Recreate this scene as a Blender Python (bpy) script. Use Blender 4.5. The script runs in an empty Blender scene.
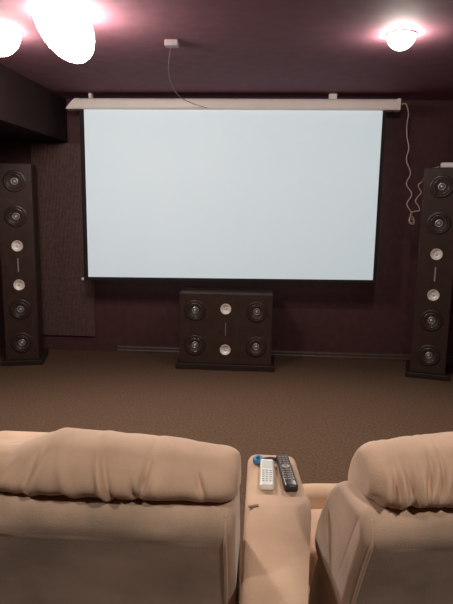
import bpy, bmesh, math, random
from mathutils import Vector, Matrix, noise
PI = math.pi
random.seed(7)
scene = bpy.context.scene
COL = scene.collection

# ------------------------------------------------------------------ materials
def nd(nt, t, **kw):
    n = nt.nodes.new(t)
    for k, v in kw.items():
        setattr(n, k, v)
    return n

def mat(name, color, rough=0.6, metal=0.0, var=0.0, scale=20.0, bump=0.0, bscale=200.0,
        sheen=0.0, spec=0.5, color2=None, detail=4.0, emit=None, emit_s=0.0, coat=0.0):
    m = bpy.data.materials.new(name); m.use_nodes = True
    nt = m.node_tree; b = nt.nodes['Principled BSDF']
    b.inputs['Base Color'].default_value = (*color, 1)
    b.inputs['Roughness'].default_value = rough
    b.inputs['Metallic'].default_value = metal
    b.inputs['Specular IOR Level'].default_value = spec
    if coat: b.inputs['Coat Weight'].default_value = coat
    if sheen:
        b.inputs['Sheen Weight'].default_value = sheen
        b.inputs['Sheen Roughness'].default_value = 0.5
    tc = nd(nt, 'ShaderNodeTexCoord')
    if var or color2:
        n = nd(nt, 'ShaderNodeTexNoise'); n.inputs['Scale'].default_value = scale
        n.inputs['Detail'].default_value = detail
        nt.links.new(tc.outputs['Object'], n.inputs['Vector'])
        r = nd(nt, 'ShaderNodeValToRGB')
        c2 = color2 or tuple(c * (1 - var) for c in color)
        c1 = color if color2 else tuple(min(1, c * (1 + var)) for c in color)
        r.color_ramp.elements[0].position = 0.35; r.color_ramp.elements[1].position = 0.65
        r.color_ramp.elements[0].color = (*c2, 1); r.color_ramp.elements[1].color = (*c1, 1)
        nt.links.new(n.outputs['Fac'], r.inputs['Fac'])
        nt.links.new(r.outputs['Color'], b.inputs['Base Color'])
    if bump:
        n2 = nd(nt, 'ShaderNodeTexNoise'); n2.inputs['Scale'].default_value = bscale
        n2.inputs['Detail'].default_value = 3
        nt.links.new(tc.outputs['Object'], n2.inputs['Vector'])
        bp = nd(nt, 'ShaderNodeBump'); bp.inputs['Strength'].default_value = bump
        bp.inputs['Distance'].default_value = 0.01
        nt.links.new(n2.outputs['Fac'], bp.inputs['Height'])
        nt.links.new(bp.outputs['Normal'], b.inputs['Normal'])
    if emit:
        b.inputs['Emission Color'].default_value = (*emit, 1)
        b.inputs['Emission Strength'].default_value = emit_s
    return m

M = {}
M['wall'] = mat('maroon_wall_paint', (0.082, 0.035, 0.035), 0.75, var=0.10, scale=14, bump=0.10, bscale=120, spec=0.3)
M['ceiling'] = mat('maroon_ceiling_paint', (0.185, 0.075, 0.100), 0.8, var=0.08, scale=10, bump=0.10, bscale=150, spec=0.3)
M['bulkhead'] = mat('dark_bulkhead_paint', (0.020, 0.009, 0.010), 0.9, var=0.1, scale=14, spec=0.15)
M['skirting'] = mat('dark_skirting_wood', (0.085, 0.050, 0.038), 0.45, var=0.15, scale=20)
M['carpet'] = mat('brown_carpet', (0.118, 0.071, 0.046), 0.95, var=0.22, scale=60, bump=0.5, bscale=350, spec=0.1, detail=8)
M['suede'] = mat('tan_microsuede', (0.66, 0.45, 0.32), 0.9, color2=(0.55, 0.365, 0.255), scale=9, bump=0.12, bscale=260, sheen=0.25, spec=0.15, detail=6)
M['suede_back'] = mat('tan_microsuede_brushed', (0.60, 0.42, 0.31), 0.9, color2=(0.36, 0.265, 0.19), scale=5.5, bump=0.14, bscale=260, sheen=0.25, spec=0.15, detail=7)
M['suede_pad'] = mat('tan_microsuede_pad', (0.62, 0.42, 0.29), 0.9, color2=(0.53, 0.345, 0.235), scale=7, bump=0.12, bscale=260, sheen=0.25, spec=0.15, detail=6)
M['suede_dark'] = mat('brown_welt_cord', (0.36, 0.22, 0.15), 0.9, var=0.1)
M['tag_leather'] = mat('brown_tab', (0.22, 0.13, 0.09), 0.7, var=0.1)
M['case'] = mat('screen_case_cream', (0.90, 0.82, 0.78), 0.45, var=0.02, scale=8)
M['screen'] = mat('screen_sheet_projector_glow', (0.62, 0.66, 0.68), 0.9, var=0.015, scale=3, emit=(0.78, 0.97, 1.05), emit_s=0.385, spec=0.1)  # the sheet's own emission stands in for the projector's light
M['border'] = mat('screen_black_border', (0.018, 0.012, 0.012), 0.9, var=0.1)
M['panel'] = mat('brown_corded_fabric', (0.130, 0.078, 0.068), 0.95, var=0.15, scale=30, spec=0.1)
M['cab'] = mat('dark_brown_cabinet', (0.045, 0.024, 0.019), 0.5, var=0.18, scale=12, bump=0.05, bscale=60, spec=0.35)
M['plinth'] = mat('dark_plinth', (0.026, 0.015, 0.012), 0.5, var=0.1, spec=0.35)
M['frame'] = mat('woofer_frame_black', (0.034, 0.019, 0.016), 0.35, var=0.05)
M['surround'] = mat('woofer_rubber_surround', (0.055, 0.032, 0.028), 0.25, var=0.05, coat=0.4)
M['cone'] = mat('woofer_cone_grey', (0.060, 0.045, 0.045), 0.38, var=0.08)
M['silver'] = mat('silver_metal', (0.78, 0.74, 0.72), 0.28, metal=0.75, var=0.04)
M['dish'] = mat('silver_dish', (0.92, 0.87, 0.82), 0.38, metal=0.10, var=0.03)
M['badge'] = mat('badge_silver', (0.55, 0.52, 0.50), 0.35, metal=0.5, var=0.04)
M['badge_teal'] = mat('badge_teal', (0.16, 0.26, 0.26), 0.35, metal=0.4, var=0.04)
M['cable'] = mat('beige_cable', (0.42, 0.30, 0.26), 0.55, var=0.05)
M['cable_dark'] = mat('dim_cable', (0.20, 0.13, 0.13), 0.6, var=0.05)
M['white'] = mat('white_plastic', (0.80, 0.78, 0.77), 0.4, var=0.02)
M['devgrey'] = mat('pinkish_white_plastic', (0.24, 0.19, 0.20), 0.5, var=0.03)
M['rem_white'] = mat('remote_silver_white', (0.74, 0.75, 0.74), 0.4, var=0.02)
M['rem_grey'] = mat('remote_grey_keys', (0.50, 0.52, 0.52), 0.5, var=0.03)
M['rem_black'] = mat('remote_black', (0.022, 0.017, 0.018), 0.35, var=0.05)
M['rem_keys'] = mat('remote_dark_keys', (0.24, 0.20, 0.20), 0.45, var=0.05)
M['rem_lcd'] = mat('remote_key_panel', (0.60, 0.63, 0.60), 0.3, var=0.02)
M['blue'] = mat('blue_plastic', (0.035, 0.21, 0.40), 0.4, var=0.08)
M['dark'] = mat('dark_plastic', (0.03, 0.02, 0.025), 0.4, var=0.05)
M['trim'] = mat('light_trim', (0.75, 0.68, 0.66), 0.5, var=0.02)
M['bulb'] = mat('lit_bulb', (0.9, 0.88, 0.85), 0.5, emit=(1.0, 0.90, 0.82), emit_s=165.0)
M['bulb_dim'] = mat('lit_dim_bulb', (0.9, 0.88, 0.85), 0.5, emit=(1.0, 0.90, 0.82), emit_s=45.0)
M['bulb_bloom'] = mat('lit_bloom_bulb', (0.9, 0.88, 0.85), 0.5, emit=(1.0, 0.90, 0.82), emit_s=60.0)

def corded(m):
    """fine vertical cords woven into the panel cloth"""
    nt = m.node_tree; b = nt.nodes['Principled BSDF']
    tc = nd(nt, 'ShaderNodeTexCoord'); w = nd(nt, 'ShaderNodeTexWave')
    w.bands_direction = 'X'; w.inputs['Scale'].default_value = 22; w.inputs['Distortion'].default_value = 0.3
    nt.links.new(tc.outputs['Object'], w.inputs['Vector'])
    bp = nd(nt, 'ShaderNodeBump'); bp.inputs['Strength'].default_value = 0.5; bp.inputs['Distance'].default_value = 0.01
    nt.links.new(w.outputs['Fac'], bp.inputs['Height']); nt.links.new(bp.outputs['Normal'], b.inputs['Normal'])
corded(M['panel'])

# ------------------------------------------------------------------ builders
def link(name, bm, m, parent=None, smooth=False, loc=None):
    me = bpy.data.meshes.new(name)
    bmesh.ops.recalc_face_normals(bm, faces=bm.faces)
    bm.to_mesh(me); bm.free()
    if smooth:
        for p in me.polygons: p.use_smooth = True
    me.materials.append(M[m] if isinstance(m, str) else m)
    o = bpy.data.objects.new(name, me); COL.objects.link(o)
    if parent: o.parent = parent
    if loc: o.location = loc
    return o

def tag(o, label=None, cat=None, group=None, kind=None):
    if label: o['label'] = label
    if cat: o['category'] = cat
    if group: o['group'] = group
    if kind: o['kind'] = kind
    return o

def thing(name, label, cat, loc=(0, 0, 0), rz=0.0, group=None):
    o = bpy.data.objects.new(name, None); COL.objects.link(o)
    o.empty_display_size = 0.05
    o.location = loc; o.rotation_euler = (0, 0, rz)
    return tag(o, label, cat, group)

def copy_tree(o, parent=None):
    c = o.copy(); COL.objects.link(c)
    if parent: c.parent = parent
    for ch in list(o.children): copy_tree(ch, c)
    return c

def box(bm, x0, x1, y0, y1, z0, z1, bev=0.0, seg=2):
    r = bmesh.ops.create_cube(bm, size=1)
    vs = r['verts']
    for v in vs:
        v.co = Vector(((x0 + x1) / 2 + v.co.x * (x1 - x0), (y0 + y1) / 2 + v.co.y * (y1 - y0), (z0 + z1) / 2 + v.co.z * (z1 - z0)))
    if bev:
        es = list({e for v in vs for e in v.link_edges})
        bmesh.ops.bevel(bm, geom=es, offset=bev, segments=seg, affect='EDGES', profile=0.5)
    return bm

def lathe(bm, prof, axis='-Y', center=(0, 0, 0), n=32):
    """prof: list of (radius, height along the axis)"""
    c = Vector(center); rings = []
    def P(r, h, a):
        if axis == '-Y': return c + Vector((r * math.cos(a), -h, r * math.sin(a)))
        if axis == 'Z': return c + Vector((r * math.cos(a), r * math.sin(a), h))
        if axis == '-Z': return c + Vector((r * math.cos(a), r * math.sin(a), -h))
        if axis == 'X': return c + Vector((h, r * math.cos(a), r * math.sin(a)))
    for r, h in prof:
        if r < 1e-6: rings.append([bm.verts.new(P(0, h, 0))])
        else: rings.append([bm.verts.new(P(r, h, 2 * PI * k / n)) for k in range(n)])
    for a, b in zip(rings, rings[1:]):
        for k in range(n):
            k2 = (k + 1) % n
            if len(a) == 1 and len(b) == 1: continue
            if len(a) == 1: bm.faces.new((a[0], b[k], b[k2]))
            elif len(b) == 1: bm.faces.new((a[k], b[0], a[k2]))
            else: bm.faces.new((a[k], b[k], b[k2], a[k2]))
    return bm

def catmull(pts, per=8, closed=False):
    pts = [Vector(p) for p in pts]; n = len(pts); out = []
    rng = range(n) if closed else range(n - 1)
    for i in rng:
        if closed: p0, p1, p2, p3 = pts[(i - 1) % n], pts[i], pts[(i + 1) % n], pts[(i + 2) % n]
        else: p0, p1, p2, p3 = pts[max(i - 1, 0)], pts[i], pts[i + 1], pts[min(i + 2, n - 1)]
        for k in range(per):
            t = k / per
            out.append(0.5 * ((2 * p1) + (p2 - p0) * t + (2 * p0 - 5 * p1 + 4 * p2 - p3) * t * t + (3 * p1 - p0 - 3 * p2 + p3) * t ** 3))
    if not closed: out.append(pts[-1])
    return out

def tube(bm, pts, r, n=8, closed=False):
    rings = []; N = len(pts); up = Vector((0.31, 0.2, 0.93))
    for i, p in enumerate(pts):
        a = pts[(i - 1) % N] if closed else pts[max(i - 1, 0)]
        b = pts[(i + 1) % N] if closed else pts[min(i + 1, N - 1)]
        t = (b - a).normalized()
        s = t.cross(up)
        if s.length < 1e-3: s = t.cross(Vector((1, 0, 0)))
        s.normalize(); q = s.cross(t).normalized(); up = q
        rings.append([bm.verts.new(p + r * (math.cos(2 * PI * k / n) * s + math.sin(2 * PI * k / n) * q)) for k in range(n)])
    for i in range(N if closed else N - 1):
        a, b = rings[i], rings[(i + 1) % N]
        for k in range(n): bm.faces.new((a[k], a[(k + 1) % n], b[(k + 1) % n], b[k]))
    if not closed:
        bm.faces.new(rings[0]); bm.faces.new(list(reversed(rings[-1])))
    return bm

def sweep(bm, ctrl, x0, x1, r, nx=60, per=8, disp=None, closed_spline=True, xoff=None, zmap=None, scale=None):
    """a padded body: closed (y,z) section swept along x, its ends rounded by radius r.
       disp(x, s, y, z) -> displacement along the section normal, s = 0..1 round the section"""
    sec = catmull([(0, p[0], p[1]) for p in ctrl], per, True) if closed_spline else [Vector((0, p[0], p[1])) for p in ctrl]
    N = len(sec)
    area = sum(sec[i].y * sec[(i + 1) % N].z - sec[(i + 1) % N].y * sec[i].z for i in range(N))
    cen = sum(sec, Vector()) / N
    nor = []
    for i in range(N):
        t = (sec[(i + 1) % N] - sec[i - 1]).normalized()
        nn = Vector((0, t.z, -t.y))
        if area < 0: nn = -nn
        nor.append(nn)
    xs = []
    ne = 7
    for k in range(ne + 1): xs.append((x0 + r * (1 - math.cos(PI / 2 * k / ne)), r - r * math.sin(PI / 2 * k / ne)))
    for k in range(1, nx): xs.append((x0 + r + (x1 - x0 - 2 * r) * k / nx, 0.0))
    for k in range(ne, -1, -1): xs.append((x1 - r * (1 - math.cos(PI / 2 * k / ne)), r - r * math.sin(PI / 2 * k / ne)))
    rings = []
    for x, ins in xs:
        ring = []
        for i in range(N):
            d = -ins + (disp(x, i / N, sec[i].y, sec[i].z) if disp else 0)
            p = sec[i] + nor[i] * d
            if scale:
                p = sec[i] + nor[i] * (d + ins)
                p = cen + (p - cen) * (1 - ins / scale)
            if zmap: p.z = zmap(p.z)
            xx = x + (xoff(sec[i].y, sec[i].z, x) if xoff else 0)
            ring.append(bm.verts.new((xx, p.y, p.z)))
        rings.append(ring)
    for a, b in zip(rings, rings[1:]):
        for i in range(N): bm.faces.new((a[i], a[(i + 1) % N], b[(i + 1) % N], b[i]))
    for ring, fl in ((rings[0], 1), (rings[-1], -1)):
        c = bm.verts.new(sum((v.co for v in ring), Vector()) / N)
        for i in range(N): bm.faces.new((ring[i], ring[(i + 1) % N], c) if fl > 0 else (ring[(i + 1) % N], ring[i], c))
    return bm

def holed(bm, name, holes, depth):
    """cut round openings (x, z, radius) into the front (y=0) of a cabinet mesh"""
    me = bpy.data.meshes.new('cut'); bm.to_mesh(me); bm.free(); o = bpy.data.objects.new('cut_body', me); COL.objects.link(o)
    cb = bmesh.new()
    for x, z, r in holes:
        lathe(cb, [(0, -depth), (r, -depth), (r, 0.05), (0, 0.05)], '-Y', (x, 0, z), 40)
    bmesh.ops.recalc_face_normals(cb, faces=cb.faces)
    cm = bpy.data.meshes.new('cutters'); cb.to_mesh(cm); cb.free(); co = bpy.data.objects.new('cutters', cm); COL.objects.link(co)
    md = o.modifiers.new('b', 'BOOLEAN'); md.operation = 'DIFFERENCE'; md.object = co; md.solver = 'EXACT'
    dg = bpy.context.evaluated_depsgraph_get(); dg.update()
    res = bpy.data.meshes.new_from_object(o.evaluated_get(dg))
    bpy.data.objects.remove(o); bpy.data.objects.remove(co)
    out = bmesh.new(); out.from_mesh(res); bpy.data.meshes.remove(res)
    return out

# ------------------------------------------------------------------ room shell
XL, XR, YB, YR, ZC = -2.55, 3.05, 0.0, -8.6, 2.5
def shell(name, x0, x1, y0, y1, z0, z1, m):
    bm = bmesh.new(); box(bm, x0, x1, y0, y1, z0, z1)
    return tag(link(name, bm, m), kind='structure')
shell('floor', XL - .1, XR + .1, YR - .1, YB + .1, -0.1, 0.0, 'carpet')
shell('ceiling', XL - .1, XR + .1, YR - .1, YB + .1, ZC, ZC + .1, 'ceiling')
shell('wall_back', XL - .1, XR + .1, YB, YB + .1, 0, ZC, 'wall')
shell('wall_left', XL - .1, XL, YR, YB, 0, ZC, 'wall')
shell('wall_right', XR, XR + .1, YR, YB, 0, ZC, 'wall')
shell('wall_rear', XL - .1, XR + .1, YR - .1, YR, 0, ZC, 'wall')
# boxed-in duct running along the left wall under the ceiling
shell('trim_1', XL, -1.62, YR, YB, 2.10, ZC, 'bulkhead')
# moulded skirting from just right of the corded panel
bm = bmesh.new()
prof = [(0, 0), (-0.034, 0), (-0.034, 0.022), (-0.028, 0.030), (-0.018, 0.032), (-0.018, 0.050), (-0.014, 0.060), (-0.004, 0.066), (0, 0.066)]
va = [bm.verts.new((-1.16, y, z)) for y, z in prof]; vb = [bm.verts.new((XR, y, z)) for y, z in prof]
for i in range(len(prof)):
    j = (i + 1) % len(prof); bm.faces.new((va[i], va[j], vb[j], vb[i]))
bm.faces.new(va); bm.faces.new(list(reversed(vb)))
tag(link('baseboard_back', bm, 'skirting'), kind='structure')

# corded fabric panel on the back wall
bm = bmesh.new(); box(bm, -0.30, 0.30, -0.024, -0.002, 0.155, 2.085, 0.006)
p = link('acoustic_panel', bm, 'panel', loc=(-1.692, 0, 0))
tag(p, 'tall brown ribbed fabric wall panel between left tower speaker and screen', 'wall panel')

# ------------------------------------------------------------------ projection screen
scr = thing('projection_screen', 'large lit white pull-down projection screen with cream case under the ceiling', 'projection screen', (-0.006, -0.30, 2.358))
W2, H = 1.350, 1.530
bm = bmesh.new()                                     # case: rounded roller housing
cp = [(-0.045, 0.000), (0.055, 0.000), (0.060, 0.006), (0.060, 0.086), (0.052, 0.093), (-0.030, 0.093), (-0.046, 0.084), (-0.052, 0.066), (-0.052, 0.012)]
def prism_x(bm, prof, x0, x1, fx0=None):
    a = [bm.verts.new(((fx0(z) if fx0 else x0), y, z)) for y, z in prof]; b = [bm.verts.new((x1, y, z)) for y, z in prof]
    for i in range(len(prof)):
        j = (i + 1) % len(prof); bm.faces.new((a[i], a[j], b[j], b[i]))
    bm.faces.new(a); bm.faces.new(list(reversed(b)))
prism_x(bm, cp, -1.40, 1.462)
link('case', bm, 'case', scr)
bm = bmesh.new(); prism_x(bm, [(y * 1.03, 0.0465 + (z - 0.0465) * 1.03) for y, z in cp], 0, -1.40, lambda z: -1.507 + 0.088 * min(1, max(0, z / 0.093)))
link('end_cap', bm, 'case', scr)
bm = bmesh.new(); box(bm, 1.462, 1.492, -0.054, 0.062, -0.002, 0.095, 0.003)
link('end_cap', bm, 'case', scr)
for bx, w in ((0.905, 0.035), (-1.285, 0.014)):
    bm = bmesh.new(); box(bm, bx - w, bx + w, -0.02, 0.04, 0.0925, 0.140, 0.003)
    link('mounting_bracket', bm, 'case', scr)
def hang(bm):
    for v in bm.verts:                               # the sheet hangs a touch askew
        if v.co.z < -1: v.co.z += -0.016 + 0.032 * (v.co.x + W2) / (2 * W2)
    return bm
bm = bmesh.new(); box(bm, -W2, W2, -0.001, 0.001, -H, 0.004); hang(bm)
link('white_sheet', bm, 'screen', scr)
bm = bmesh.new()
box(bm, -W2 - 0.042, -W2, -0.001, 0.001, -H - 0.006, 0.004); box(bm, W2, W2 + 0.030, -0.001, 0.001, -H - 0.006, 0.004)
box(bm, -W2, W2, -0.001, 0.001, -H - 0.006, -H)
hang(bm); link('black_border', bm, 'border', scr)
bm = bmesh.new(); box(bm, -W2 - 0.042, W2 + 0.030, -0.012, 0.012, -H - 0.036, -H - 0.006, 0.006)
hang(bm); wb = link('weight_bar', bm, 'border', scr)
bm = bmesh.new(); lathe(bm, [(0, 0), (0.010, 0.001), (0.014, 0.008), (0.014, 0.020), (0.009, 0.026), (0, 0.027)], 'X', (-W2 - 0.068, 0, -H - 0.021), 16); hang(bm)
link('end_knob', bm, 'case', wb, True)

# ------------------------------------------------------------------ speakers
def woofer(parent, x, z):
    bm = bmesh.new()
    lathe(bm, [(0.074, -0.004), (0.074, 0.006), (0.078, 0.008), (0.094, 0.007), (0.098, 0.003), (0.098, 0.0)], '-Y', (x, 0, z), 40)
    for k in range(4):
        a = PI / 4 + k * PI / 2
        lathe(bm, [(0.005, 0.006), (0.005, 0.0095), (0.003, 0.011), (0, 0.011)], '-Y', (x + 0.087 * math.cos(a), 0, z + 0.087 * math.sin(a)), 8)
    f = link('woofer', bm, 'frame', parent, True)
    bm = bmesh.new()
    lathe(bm, [(0.0745, 0.003)] + [(0.065 + 0.0095 * math.cos(t * PI / 8), 0.003 + 0.010 * math.sin(t * PI / 8)) for t in range(1, 8)] + [(0.0555, 0.002)], '-Y', (x, 0, z), 40)
    link('surround', bm, 'surround', f, True)
    bm = bmesh.new(); lathe(bm, [(0.056, 0.002), (0.048, -0.008), (0.038, -0.017), (0.024, -0.027), (0.0, -0.030)], '-Y', (x, 0, z), 40)
    link('cone', bm, 'cone', f, True)
    bm = bmesh.new(); lathe(bm, [(0.031, -0.021), (0.031, -0.006), (0.028, -0.003), (0.025, -0.006), (0.023, -0.018)], '-Y', (x, 0, z), 28)
    tag(link('ring', bm, 'silver', f, True), 'thin silver ring round the cone centre')
    bm = bmesh.new(); lathe(bm, [(0.0165, -0.028), (0.016, -0.006), (0.013, 0.004), (0.007, 0.010), (0, 0.012)], '-Y', (x, 0, z), 24)
    link('phase_plug', bm, 'silver', f, True)

def tweeter(parent, x, z):
    bm = bmesh.new()
    lathe(bm, [(0.050, 0.0), (0.050, 0.004), (0.047, 0.006), (0.044, 0.004), (0.038, -0.008), (0.028, -0.016), (0.014, -0.021), (0, -0.022)], '-Y', (x, 0, z), 36)
    t = link('tweeter', bm, 'dish', parent, True)
    bm = bmesh.new(); lathe(bm, [(0.012, -0.022), (0.010, -0.012), (0.005, -0.007), (0, -0.006)], '-Y', (x, 0, z), 20)
    link('dome', bm, 'silver', t, True)

def badge(parent, x, z0, z1, m):
    bm = bmesh.new(); box(bm, x - 0.005, x + 0.005, -0.004, 0.0, z0, z1, 0.0015)
    link('badge', bm, m, parent)

ZW = (1.694, 1.384, 0.530, 0.211); ZT = (1.117, 0.758)
tw = thing('tower_speaker', 'tall dark tower speaker at left, beside the ribbed wall panel', 'speaker', (-1.918, -0.585, 0), math.radians(15), 'tower speakers flanking the screen')
bm = bmesh.new(); box(bm, -0.150, 0.150, 0, 0.36, 0.048, 1.850, 0.006)
bm = holed(bm, 'cab', [(0, z, 0.080) for z in ZW] + [(0, z, 0.045) for z in ZT], 0.05)
link('cabinet', bm, 'cab', tw)
bm = bmesh.new(); box(bm, -0.190, 0.190, -0.035, 0.40, 0.0, 0.048, 0.006)
link('plinth', bm, 'plinth', tw)
for z in ZW: woofer(tw, 0, z)
for z in ZT: tweeter(tw, 0, z)
badge(tw, 0, 0.880, 1.005, 'badge')
t2 = copy_tree(tw)
t2.location = (1.821, -0.585, 0); t2.rotation_euler = (0, 0, -math.radians(15))
t2['label'] = 'tall dark tower speaker at right, with a white box on its top'

cs = thing('center_speaker', 'wide low dark speaker with four woofers standing on the floor below the screen', 'speaker', (-0.010, -0.530, 0))
bm = bmesh.new(); box(bm, -0.428, 0.428, 0, 0.36, 0.055, 0.716, 0.006)
bm = holed(bm, 'cab', [(sx * 0.283, z, 0.080) for sx in (-1, 1) for z in (0.554, 0.226)] + [(0, z, 0.045) for z in (0.574, 0.190)], 0.05)
link('cabinet', bm, 'cab', cs)
bm = bmesh.new(); box(bm, -0.462, 0.462, -0.030, 0.39, 0.0, 0.055, 0.006)
link('plinth', bm, 'plinth', cs)
for sx in (-1, 1):
    for z in (0.554, 0.226): woofer(cs, sx * 0.283, z)
for z in (0.574, 0.190): tweeter(cs, 0, z)
badge(cs, 0, 0.326, 0.446, 'badge_teal')

# white box on the right tower
wb = thing('receiver_box', 'small white box lying on top of the right tower speaker', 'electronic box', (1.905, -0.52, 1.850), -math.radians(15))
bm = bmesh.new(); box(bm, -0.085, 0.085, -0.050, 0.050, 0.004, 0.046, 0.008, 3); link('housing', bm, 'white', wb)
for sx in (-1, 1):
    for sy in (-1, 1):
        bm = bmesh.new(); lathe(bm, [(0, 0), (0.008, 0), (0.008, 0.006), (0, 0.006)], 'Z', (sx * 0.065, sy * 0.032, 0), 12)
        link('foot', bm, 'dark', wb)

# ------------------------------------------------------------------ cables
main = [(1.497, -0.34, 2.404), (1.524, -0.36, 2.408), (1.539, -0.38, 2.368), (1.549, -0.39, 2.308), (1.539, -0.40, 2.231), (1.543, -0.41, 2.129), (1.563, -0.42, 2.026), (1.548, -0.43, 1.924), (1.587, -0.44, 1.812), (1.559, -0.44, 1.718), (1.611, -0.44, 1.632), (1.575, -0.44, 1.545), (1.622, -0.44, 1.467), (1.614, -0.44, 1.432), (1.647, -0.44, 1.393)]
loops = [(1.640, -0.452, 1.372), (1.612, -0.455, 1.376), (1.600, -0.452, 1.405), (1.612, -0.447, 1.436), (1.634, -0.447, 1.430), (1.644, -0.450, 1.398), (1.628, -0.456, 1.380), (1.606, -0.460, 1.392), (1.604, -0.465, 1.430)]
second = [(1.612, -0.455, 1.463), (1.635, -0.46, 1.480), (1.680, -0.465, 1.490), (1.669, -0.468, 1.529), (1.640, -0.470, 1.567), (1.654, -0.472, 1.606), (1.682, -0.475, 1.645), (1.655, -0.478, 1.692), (1.657, -0.478, 1.717), (1.685, -0.470, 1.735), (1.726, -0.320, 1.751), (1.770, -0.180, 1.770), (1.800, -0.165, 1.835), (1.805, -0.230, 1.863), (1.790, -0.360, 1.858), (1.790, -0.460, 1.858), (1.812, -0.495, 1.862)]
bm = bmesh.new(); tube(bm, catmull(main + loops + second, 8), 0.0055, 8)
tag(link('cable', bm, 'cable', None, True), 'wavy beige cable hanging from the screen case to the right tower speaker', 'cable')

sd = thing('ceiling_box', 'small pale box on the ceiling in front of the screen, trailing a thin wire', 'ceiling box', (-0.275, -1.93, 2.5))
bm = bmesh.new(); box(bm, -0.042, 0.042, -0.03, 0.03, -0.036, 0, 0.004, 2); link('housing', bm, 'devgrey', sd)
L0 = Vector((-0.275, -1.93, 2.5))
bm = bmesh.new(); tube(bm, catmull([Vector(q) - L0 for q in [(-0.285, -1.905, 2.478), (-0.308, -1.80, 2.468), (-0.360, -1.55, 2.440), (-0.392, -1.30, 2.403), (-0.394, -0.90, 2.373), (-0.337, -0.60, 2.369), (-0.239, -0.40, 2.366), (-0.215, -0.354, 2.368)]], 8), 0.0030, 6)
link('wire', bm, 'cable_dark', sd, True)

# ------------------------------------------------------------------ ceiling lights
def ceiling_light(x, y, r, depth, label, m, rz=0, tilt=0):
    t = thing('ceiling_light', label, 'ceiling light', (x, y, ZC), rz, 'lit lamps on the ceiling')
    rr = r * (0.72 if tilt else 1.0)
    bm = bmesh.new(); lathe(bm, [(rr + 0.006, 0.0), (rr + 0.006, 0.006), (rr - 0.002, 0.010), (rr - 0.014, 0.008), (rr - 0.016, 0.0)], '-Z', (0, 0, 0), 40)
    link('trim_ring', bm, 'trim', t, True)
    bm = bmesh.new(); lathe(bm, [(r * math.cos(a * PI / 20), 0.008 + depth * math.sin(a * PI / 20)) for a in range(-8 if tilt else 0, 10)] + [(0, 0.008 + depth)], '-Z', (0, 0, 0), 40)
    if tilt:  # tilted dome: the lamp's skewed bloom is built into the bulb shape
        for v in bm.verts:
            v.co = Matrix.Rotation(math.radians(-tilt), 3, 'Y') @ (v.co + Vector((0, 0, 0.0)))
            v.co.z = min(v.co.z - 0.04, -0.006)
    link('bulb', bm, m, t, True)
    return t
LIGHTS = [(1.085, -2.04, 0.080, 0.080, 'round lit ceiling lamp over the right end of the screen', 'bulb', 0, 0),  # front bulbs are oversized, their glare and bloom modelled as solid domes
          (-0.785, -2.42, 0.135, 0.22, 'bright lit ceiling lamp over the left end of the screen, bulb enlarged to its bloom', 'bulb_bloom', 0, 32),
          (-1.275, -2.13, 0.125, 0.13, 'lit ceiling lamp at the left edge beside the dark bulkhead', 'bulb_bloom', 0, 0),
          (1.085, -5.6, 0.080, 0.080, 'round lit ceiling lamp above the recliners at right', 'bulb_dim', 0, 0),
          (-0.80, -5.6, 0.080, 0.080, 'round lit ceiling lamp above the recliners at left', 'bulb_dim', 0, 0)]
for a in LIGHTS: ceiling_light(*a)
def spot(x, y, z, power, ang, aim, rad=0.06):
    d = bpy.data.lights.new('downlight', 'SPOT'); d.energy = power; d.spot_size = math.radians(ang); d.spot_blend = 0.6
    d.shadow_soft_size = rad; d.color = (1.0, 0.90, 0.80)
    o = bpy.data.objects.new('downlight', d); COL.objects.link(o); o.location = (x, y, z)
    o.rotation_euler = (Vector(aim) - Vector((x, y, z))).to_track_quat('-Z', 'Y').to_euler()
    return o
spot(1.085, -2.04, 2.36, 85, 140, (0.9, -3.2, 0))
spot(-0.80, -2.42, 2.18, 105, 140, (-0.6, -3.4, 0), 0.09)
spot(1.085, -5.6, 2.38, 55, 150, (0.9, -5.2, 0))
spot(-0.80, -5.6, 2.38, 36, 150, (-0.6, -5.2, 0))

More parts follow.
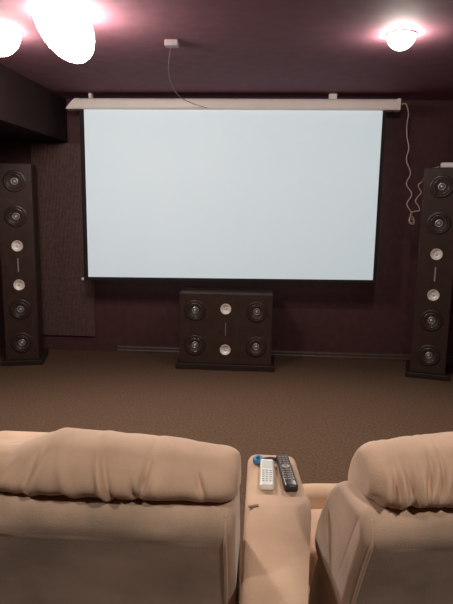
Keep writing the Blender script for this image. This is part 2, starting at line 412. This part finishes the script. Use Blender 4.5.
# ------------------------------------------------------------------ theatre seats
def seat(name, label, loc, rz, width, mirror, wr, bulge, wrap, rx):
    """local frame: x along the back (0..width), y towards the screen, z up; mirror builds towards -x"""
    t = thing(name, label, 'recliner', loc, rz, 'row of tan recliners')
    def zm(z): return z - 0.015 * min(1.0, max(0.0, (z - 0.3) / 0.5))
    def wrapx(y, z, x):
        rear = -0.15 + 0.33 * max(0.0, 0.94 - z)
        f = math.sin(PI * min(1.0, max(0.0, (y - rear) / 0.22))) ** 1.25
        k = min(1.0, max(0.0, (0.97 - z) / 0.33)) * min(1.0, max(0.0, (z - 0.28) / 0.2))
        e = max(0.0, 1 - x / 0.12)
        return -wrap * f * k * e
    def X(bm):
        if mirror:
            for v in bm.verts: v.co.x = -v.co.x
        return bm
    # lower back with its padded shoulder just under the head roll
    sec = [(-0.020, 0.935), (-0.095, 0.940), (-0.136, 0.935), (-0.155, 0.916), (-0.160, 0.890), (-0.155, 0.866), (-0.143, 0.840), (-0.116, 0.780), (-0.068, 0.665),
           (-0.020, 0.520), (0.010, 0.360), (0.020, 0.200), (0.040, 0.130), (0.140, 0.120), (0.240, 0.160), (0.265, 0.300), (0.255, 0.440), (0.215, 0.560), (0.130, 0.700), (0.070, 0.810), (0.035, 0.890)]
    def d1(x, s, y, z):
        a = 0.0025 * noise.noise(Vector((x * 5, y * 6, z * 6)))
        if z > 0.855 and y < -0.05: a += 0.004 * noise.noise(Vector((x * 11 + 3, y * 5, z * 16)))
        return a
    bm = bmesh.new(); sweep(bm, sec, 0.0, width, 0.022, 70, 5, d1, xoff=wrapx, zmap=zm)
    link('backrest', X(bm), 'suede_back', t, True)
    # head roll
    sec = [(-0.118, 0.934), (-0.150, 0.946), (-0.166, 0.968), (-0.160, 0.996), (-0.142, 1.020), (-0.112, 1.036), (-0.074, 1.040), (-0.036, 1.028), (0.000, 0.998), (0.030, 0.955), (0.044, 0.915), (0.036, 0.892), (0.005, 0.892), (-0.050, 0.925)]
    def d2(x, s, y, z):
        h = min(1, max(0, (z - 0.93) / 0.10))
        a = bulge(x) * h
        rear = max(0.0, min(1.0, (-0.02 - y) / 0.08))
        for (wx, zc, hz, wd, am, sl) in wr:
            dx = (x - wx - sl * (z - zc)) / wd
            a += (1.3 if mirror else 1.7) * am * math.exp(-dx * dx) * math.exp(-((z - zc) / hz) ** 2) * rear
        pk = math.exp(-((z - 0.945) / 0.02) ** 2)
        a += 0.004 * pk * noise.noise(Vector((x * 26, 1.7, z * 4))) + 0.0035 * noise.noise(Vector((x * 7, y * 7, z * 7)))
        a += 0.0016 * noise.noise(Vector((x * 34, y * 6, z * 8)))
        return a
    bm = bmesh.new(); sweep(bm, sec, rx, width + 0.004, 0.036, 150, 6, d2, zmap=zm, scale=0.085)
    link('head_roll', X(bm), 'suede', t, True)
    # welt cord along the rear corner of the back
    for xw in (0.020, width - 0.020):
        bm = bmesh.new()
        tube(bm, catmull([(xw, y, zm(z)) for y, z in [(-0.150, 0.922), (-0.158, 0.900), (-0.156, 0.868), (-0.143, 0.840), (-0.116, 0.780), (-0.068, 0.665), (-0.020, 0.520), (0.010, 0.360), (0.020, 0.205)]], 6), 0.0042, 8)
        link('welt_cord', X(bm), 'suede', t, True)
    # seat, footrest pad, base and outer arm
    bm = bmesh.new(); box(bm, 0.045, width - 0.03, 0.10, 0.655, 0.30, 0.485, 0.055, 6)
    for v in bm.verts: v.co.z += 0.004 * noise.noise(v.co * 9)
    link('seat_cushion', X(bm), 'suede_pad', t, True)
    bm = bmesh.new(); sweep(bm, [(0.650, 0.300), (0.650, 0.420), (0.672, 0.490), (0.715, 0.512), (0.765, 0.500), (0.795, 0.455), (0.800, 0.380), (0.790, 0.300), (0.760, 0.120), (0.700, 0.110), (0.665, 0.150)], 0.045, width - 0.03, 0.04, 40, 6,
                             lambda x, s, y, z: 0.003 * noise.noise(Vector((x * 9, y * 9, z * 9))))
    link('footrest_pad', X(bm), 'suede_pad', t, True)
    bm = bmesh.new(); box(bm, 0.06, width - 0.04, 0.06, 0.66, 0.03, 0.31, 0.015, 3); link('base', X(bm), 'suede', t)
    for xf in (0.10, width - 0.09):
        for yf in (0.14, 0.60):
            bm = bmesh.new(); lathe(bm, [(0, 0), (0.022, 0), (0.026, 0.035), (0, 0.035)], 'Z', (xf, yf, 0), 16); link('foot', X(bm), 'dark', t, True)
    bm = bmesh.new(); sweep(bm, [(0.08, 0.05), (0.76, 0.05), (0.78, 0.35), (0.79, 0.58), (0.75, 0.665), (0.66, 0.690), (0.40, 0.690), (0.18, 0.690), (0.10, 0.665)], width + 0.002, width + 0.27, 0.045, 12, 6)
    link('arm', X(bm), 'suede', t, True)
    return t

# wrinkles: x, z centre, half height, width, depth, slant
wl = [(0.070, 0.985, 0.030, 0.006, -0.009, 0.3), (0.180, 0.990, 0.034, 0.006, -0.012, -0.25), (0.200, 0.965, 0.022, 0.005, -0.007, 0.2), (0.155, 0.975, 0.02, 0.012, 0.006, 0.0),
      (0.262, 0.980, 0.040, 0.008, 0.009, 0.25), (0.250, 0.980, 0.040, 0.006, -0.007, 0.25), (0.335, 0.985, 0.04, 0.012, 0.006, 0.3), (0.390, 0.990, 0.04, 0.010, 0.007, -0.4), (0.410, 0.990, 0.04, 0.008, -0.006, -0.4), (0.46, 0.985, 0.04, 0.010, 0.005, -0.3)]
def bl(x): return -0.024 * min(1.0, max(0.0, (x - 0.37) / 0.09)) ** 1.3 -0.012 * math.exp(-(x / 0.10) ** 2) + 0.009 * math.exp(-((x - 0.33) / 0.13) ** 2) - 0.004 * math.exp(-((x - 0.50) / 0.07) ** 2)
seat('recliner', 'tan suede recliner at left, its head roll nearest the left edge', (0.278, -4.405, 0), 0.0, 0.66, True, wl, bl, 0.008, -0.004)
wrr = [(0.045, 0.985, 0.036, 0.005, 0.009, 0.1), (0.058, 0.980, 0.034, 0.004, -0.008, 0.1), (0.075, 0.985, 0.034, 0.005, 0.008, -0.1), (0.092, 0.990, 0.030, 0.005, -0.011, -0.15),
       (0.130, 1.005, 0.024, 0.006, -0.012, 0.25), (0.150, 0.998, 0.030, 0.005, -0.011, 0.2), (0.172, 0.985, 0.030, 0.005, -0.009, 0.2), (0.112, 0.985, 0.034, 0.007, 0.006, 0.0), (0.030, 0.955, 0.020, 0.012, -0.010, 0)]
def br(x): return 0.000 + 0.030 * min(1.0, max(0.0, x / 0.33))
seat('recliner', 'tan suede recliner at right, turned slightly towards the screen', (0.500, -4.400, 0), math.radians(8), 0.66, False, wrr, br, 0.125, 0.018)

# padded wedge console between the recliners
con = thing('armrest_console', 'padded tan wedge-shaped armrest console between the recliners, carrying the remotes', 'armrest console', (0.36, -4.4, 0))
def quad_prism(bm, pts, z0, z1, bev, seg):
    a = [bm.verts.new((x, y, z0)) for x, y in pts]; b = [bm.verts.new((x, y, z1)) for x, y in pts]; n = len(pts)
    for i in range(n):
        j = (i + 1) % n; bm.faces.new((a[i], a[j], b[j], b[i]))
    bm.faces.new(list(reversed(a))); bm.faces.new(b)
    bmesh.ops.bevel(bm, geom=list(bm.edges), offset=bev, segments=seg, affect='EDGES', profile=0.5)
cx, cy = 0.36, -4.4
plan = [(0.290, -4.92), (0.418, -4.92), (0.424, -4.56), (0.438, -4.42), (0.456, -4.25), (0.459, -4.18), (0.436, -3.880), (0.286, -3.880)]
bm = bmesh.new(); quad_prism(bm, [(x - cx, y - cy) for x, y in plan], 0.60, 0.733, 0.028, 5)
link('pad', bm, 'suede_pad', con, True)
bm = bmesh.new(); quad_prism(bm, [(x - cx + (0.008 if x < .36 else -0.008), y - cy + (0.012 if y < -4.4 else -0.012)) for x, y in plan], 0.03, 0.605, 0.012, 3)
link('body', bm, 'suede', con)
bm = bmesh.new(); box(bm, -0.014, 0.014, -0.005, 0.005, 0.0, 0.003, 0.0012, 2)
for v in bm.verts: v.co = Matrix.Rotation(math.radians(20), 3, 'Z') @ v.co + Vector((0.310 - cx, -4.213 - cy, 0.7325))
tag(link('pull_tab', bm, 'tag_leather', con), 'small brown tab')

# ------------------------------------------------------------------ remotes
ZT_ = 0.733
r1 = thing('remote_control', 'slim white remote control on the console, left of the black one', 'remote control', (0.345, -4.049, ZT_), math.radians(-0.5), 'remote controls on the console')
bm = bmesh.new(); box(bm, -0.0205, 0.0205, -0.083, 0.083, 0, 0.019, 0.008, 4); link('body', bm, 'rem_white', r1, True)
bm = bmesh.new(); box(bm, -0.015, 0.015, 0.018, 0.066, 0.018, 0.0198, 0.0006, 1); link('display', bm, 'rem_lcd', r1)
for iy in range(6):
    for ix in range(3):
        bm = bmesh.new(); box(bm, -0.0038, 0.0038, -0.0025, 0.0025, 0, 0.0022, 0.0009, 2)
        link('button', bm, 'rem_grey', r1, loc=((ix - 1) * 0.0105, 0.004 - iy * 0.0125, 0.0185))
r2 = thing('remote_control', 'black remote control lying at a slant on the console, right of the white one', 'remote control', (0.4015, -4.036, ZT_), math.radians(6), 'remote controls on the console')
bm = bmesh.new(); box(bm, -0.019, 0.019, -0.098, 0.098, 0, 0.022, 0.007, 4)
for v in bm.verts:
    v.co.x *= 1 - 0.10 * math.exp(-((v.co.y - 0.0) / 0.05) ** 2)
link('body', bm, 'rem_black', r2, True)
for iy in range(11):
    for ix in range(3):
        if iy in (4, 5) : continue
        bm = bmesh.new(); box(bm, -0.0036, 0.0036, -0.0027, 0.0027, 0, 0.0026, 0.0010, 2)
        link('button', bm, 'rem_keys', r2, loc=((ix - 1) * 0.0102, 0.078 - iy * 0.0140, 0.0213))
bm = bmesh.new(); lathe(bm, [(0.013, 0), (0.013, 0.002), (0.0115, 0.003), (0.0075, 0.003), (0.0065, 0.0015), (0, 0.0015)], 'Z', (0, 0.015, 0.0213), 24)
link('navigation_ring', bm, 'rem_keys', r2, True)
kb = thing('loop_strap', 'small blue loop on a dark cord behind the white remote control', 'strap', (0.3195, -3.958, ZT_))
bm = bmesh.new(); pts = [Vector((0.011 * math.cos(a * PI / 10), 0.016 * math.sin(a * PI / 10), 0.0085)) for a in range(20)]
tube(bm, pts, 0.0062, 10, True); 
for v in bm.verts: v.co.z = 0.0085 + (v.co.z - 0.0085) * 1.35
link('loop', bm, 'blue', kb, True)
bm = bmesh.new(); tube(bm, catmull([(0.012, 0.004, 0.007), (0.022, 0.012, 0.007), (0.040, 0.016, 0.007), (0.056, 0.012, 0.007)], 6), 0.0055, 8); link('cord', bm, 'dark', kb, True)

# ------------------------------------------------------------------ camera, world, view
cam = bpy.data.cameras.new('camera'); cam.sensor_fit = 'VERTICAL'; cam.sensor_height = 24.0
cam.lens = 560.0 / 604.0 * 24.0; cam.clip_start = 0.05
co = bpy.data.objects.new('camera', cam); COL.objects.link(co)
p, y, r = -0.169, 0.064, 0.015
fwd = Vector((-math.sin(y) * math.cos(p), math.cos(y) * math.cos(p), math.sin(p)))
rt = Vector((math.cos(y), math.sin(y), 0)); up = rt.cross(fwd)
r2_, u2_ = math.cos(r) * rt + math.sin(r) * up, -math.sin(r) * rt + math.cos(r) * up
mw = Matrix((r2_, u2_, -fwd)).transposed().to_4x4(); mw.translation = Vector((0.318, -5.56, 1.5))
co.matrix_world = mw
scene.camera = co
w = bpy.data.worlds.new('world'); scene.world = w; w.use_nodes = True
w.node_tree.nodes['Background'].inputs['Color'].default_value = (0.02, 0.015, 0.015, 1)
w.node_tree.nodes['Background'].inputs['Strength'].default_value = 1.0
vs = scene.view_settings
vs.view_transform = 'Standard'; vs.look = 'None'; vs.exposure = 0.0; vs.gamma = 1.0; vs.use_curve_mapping = False
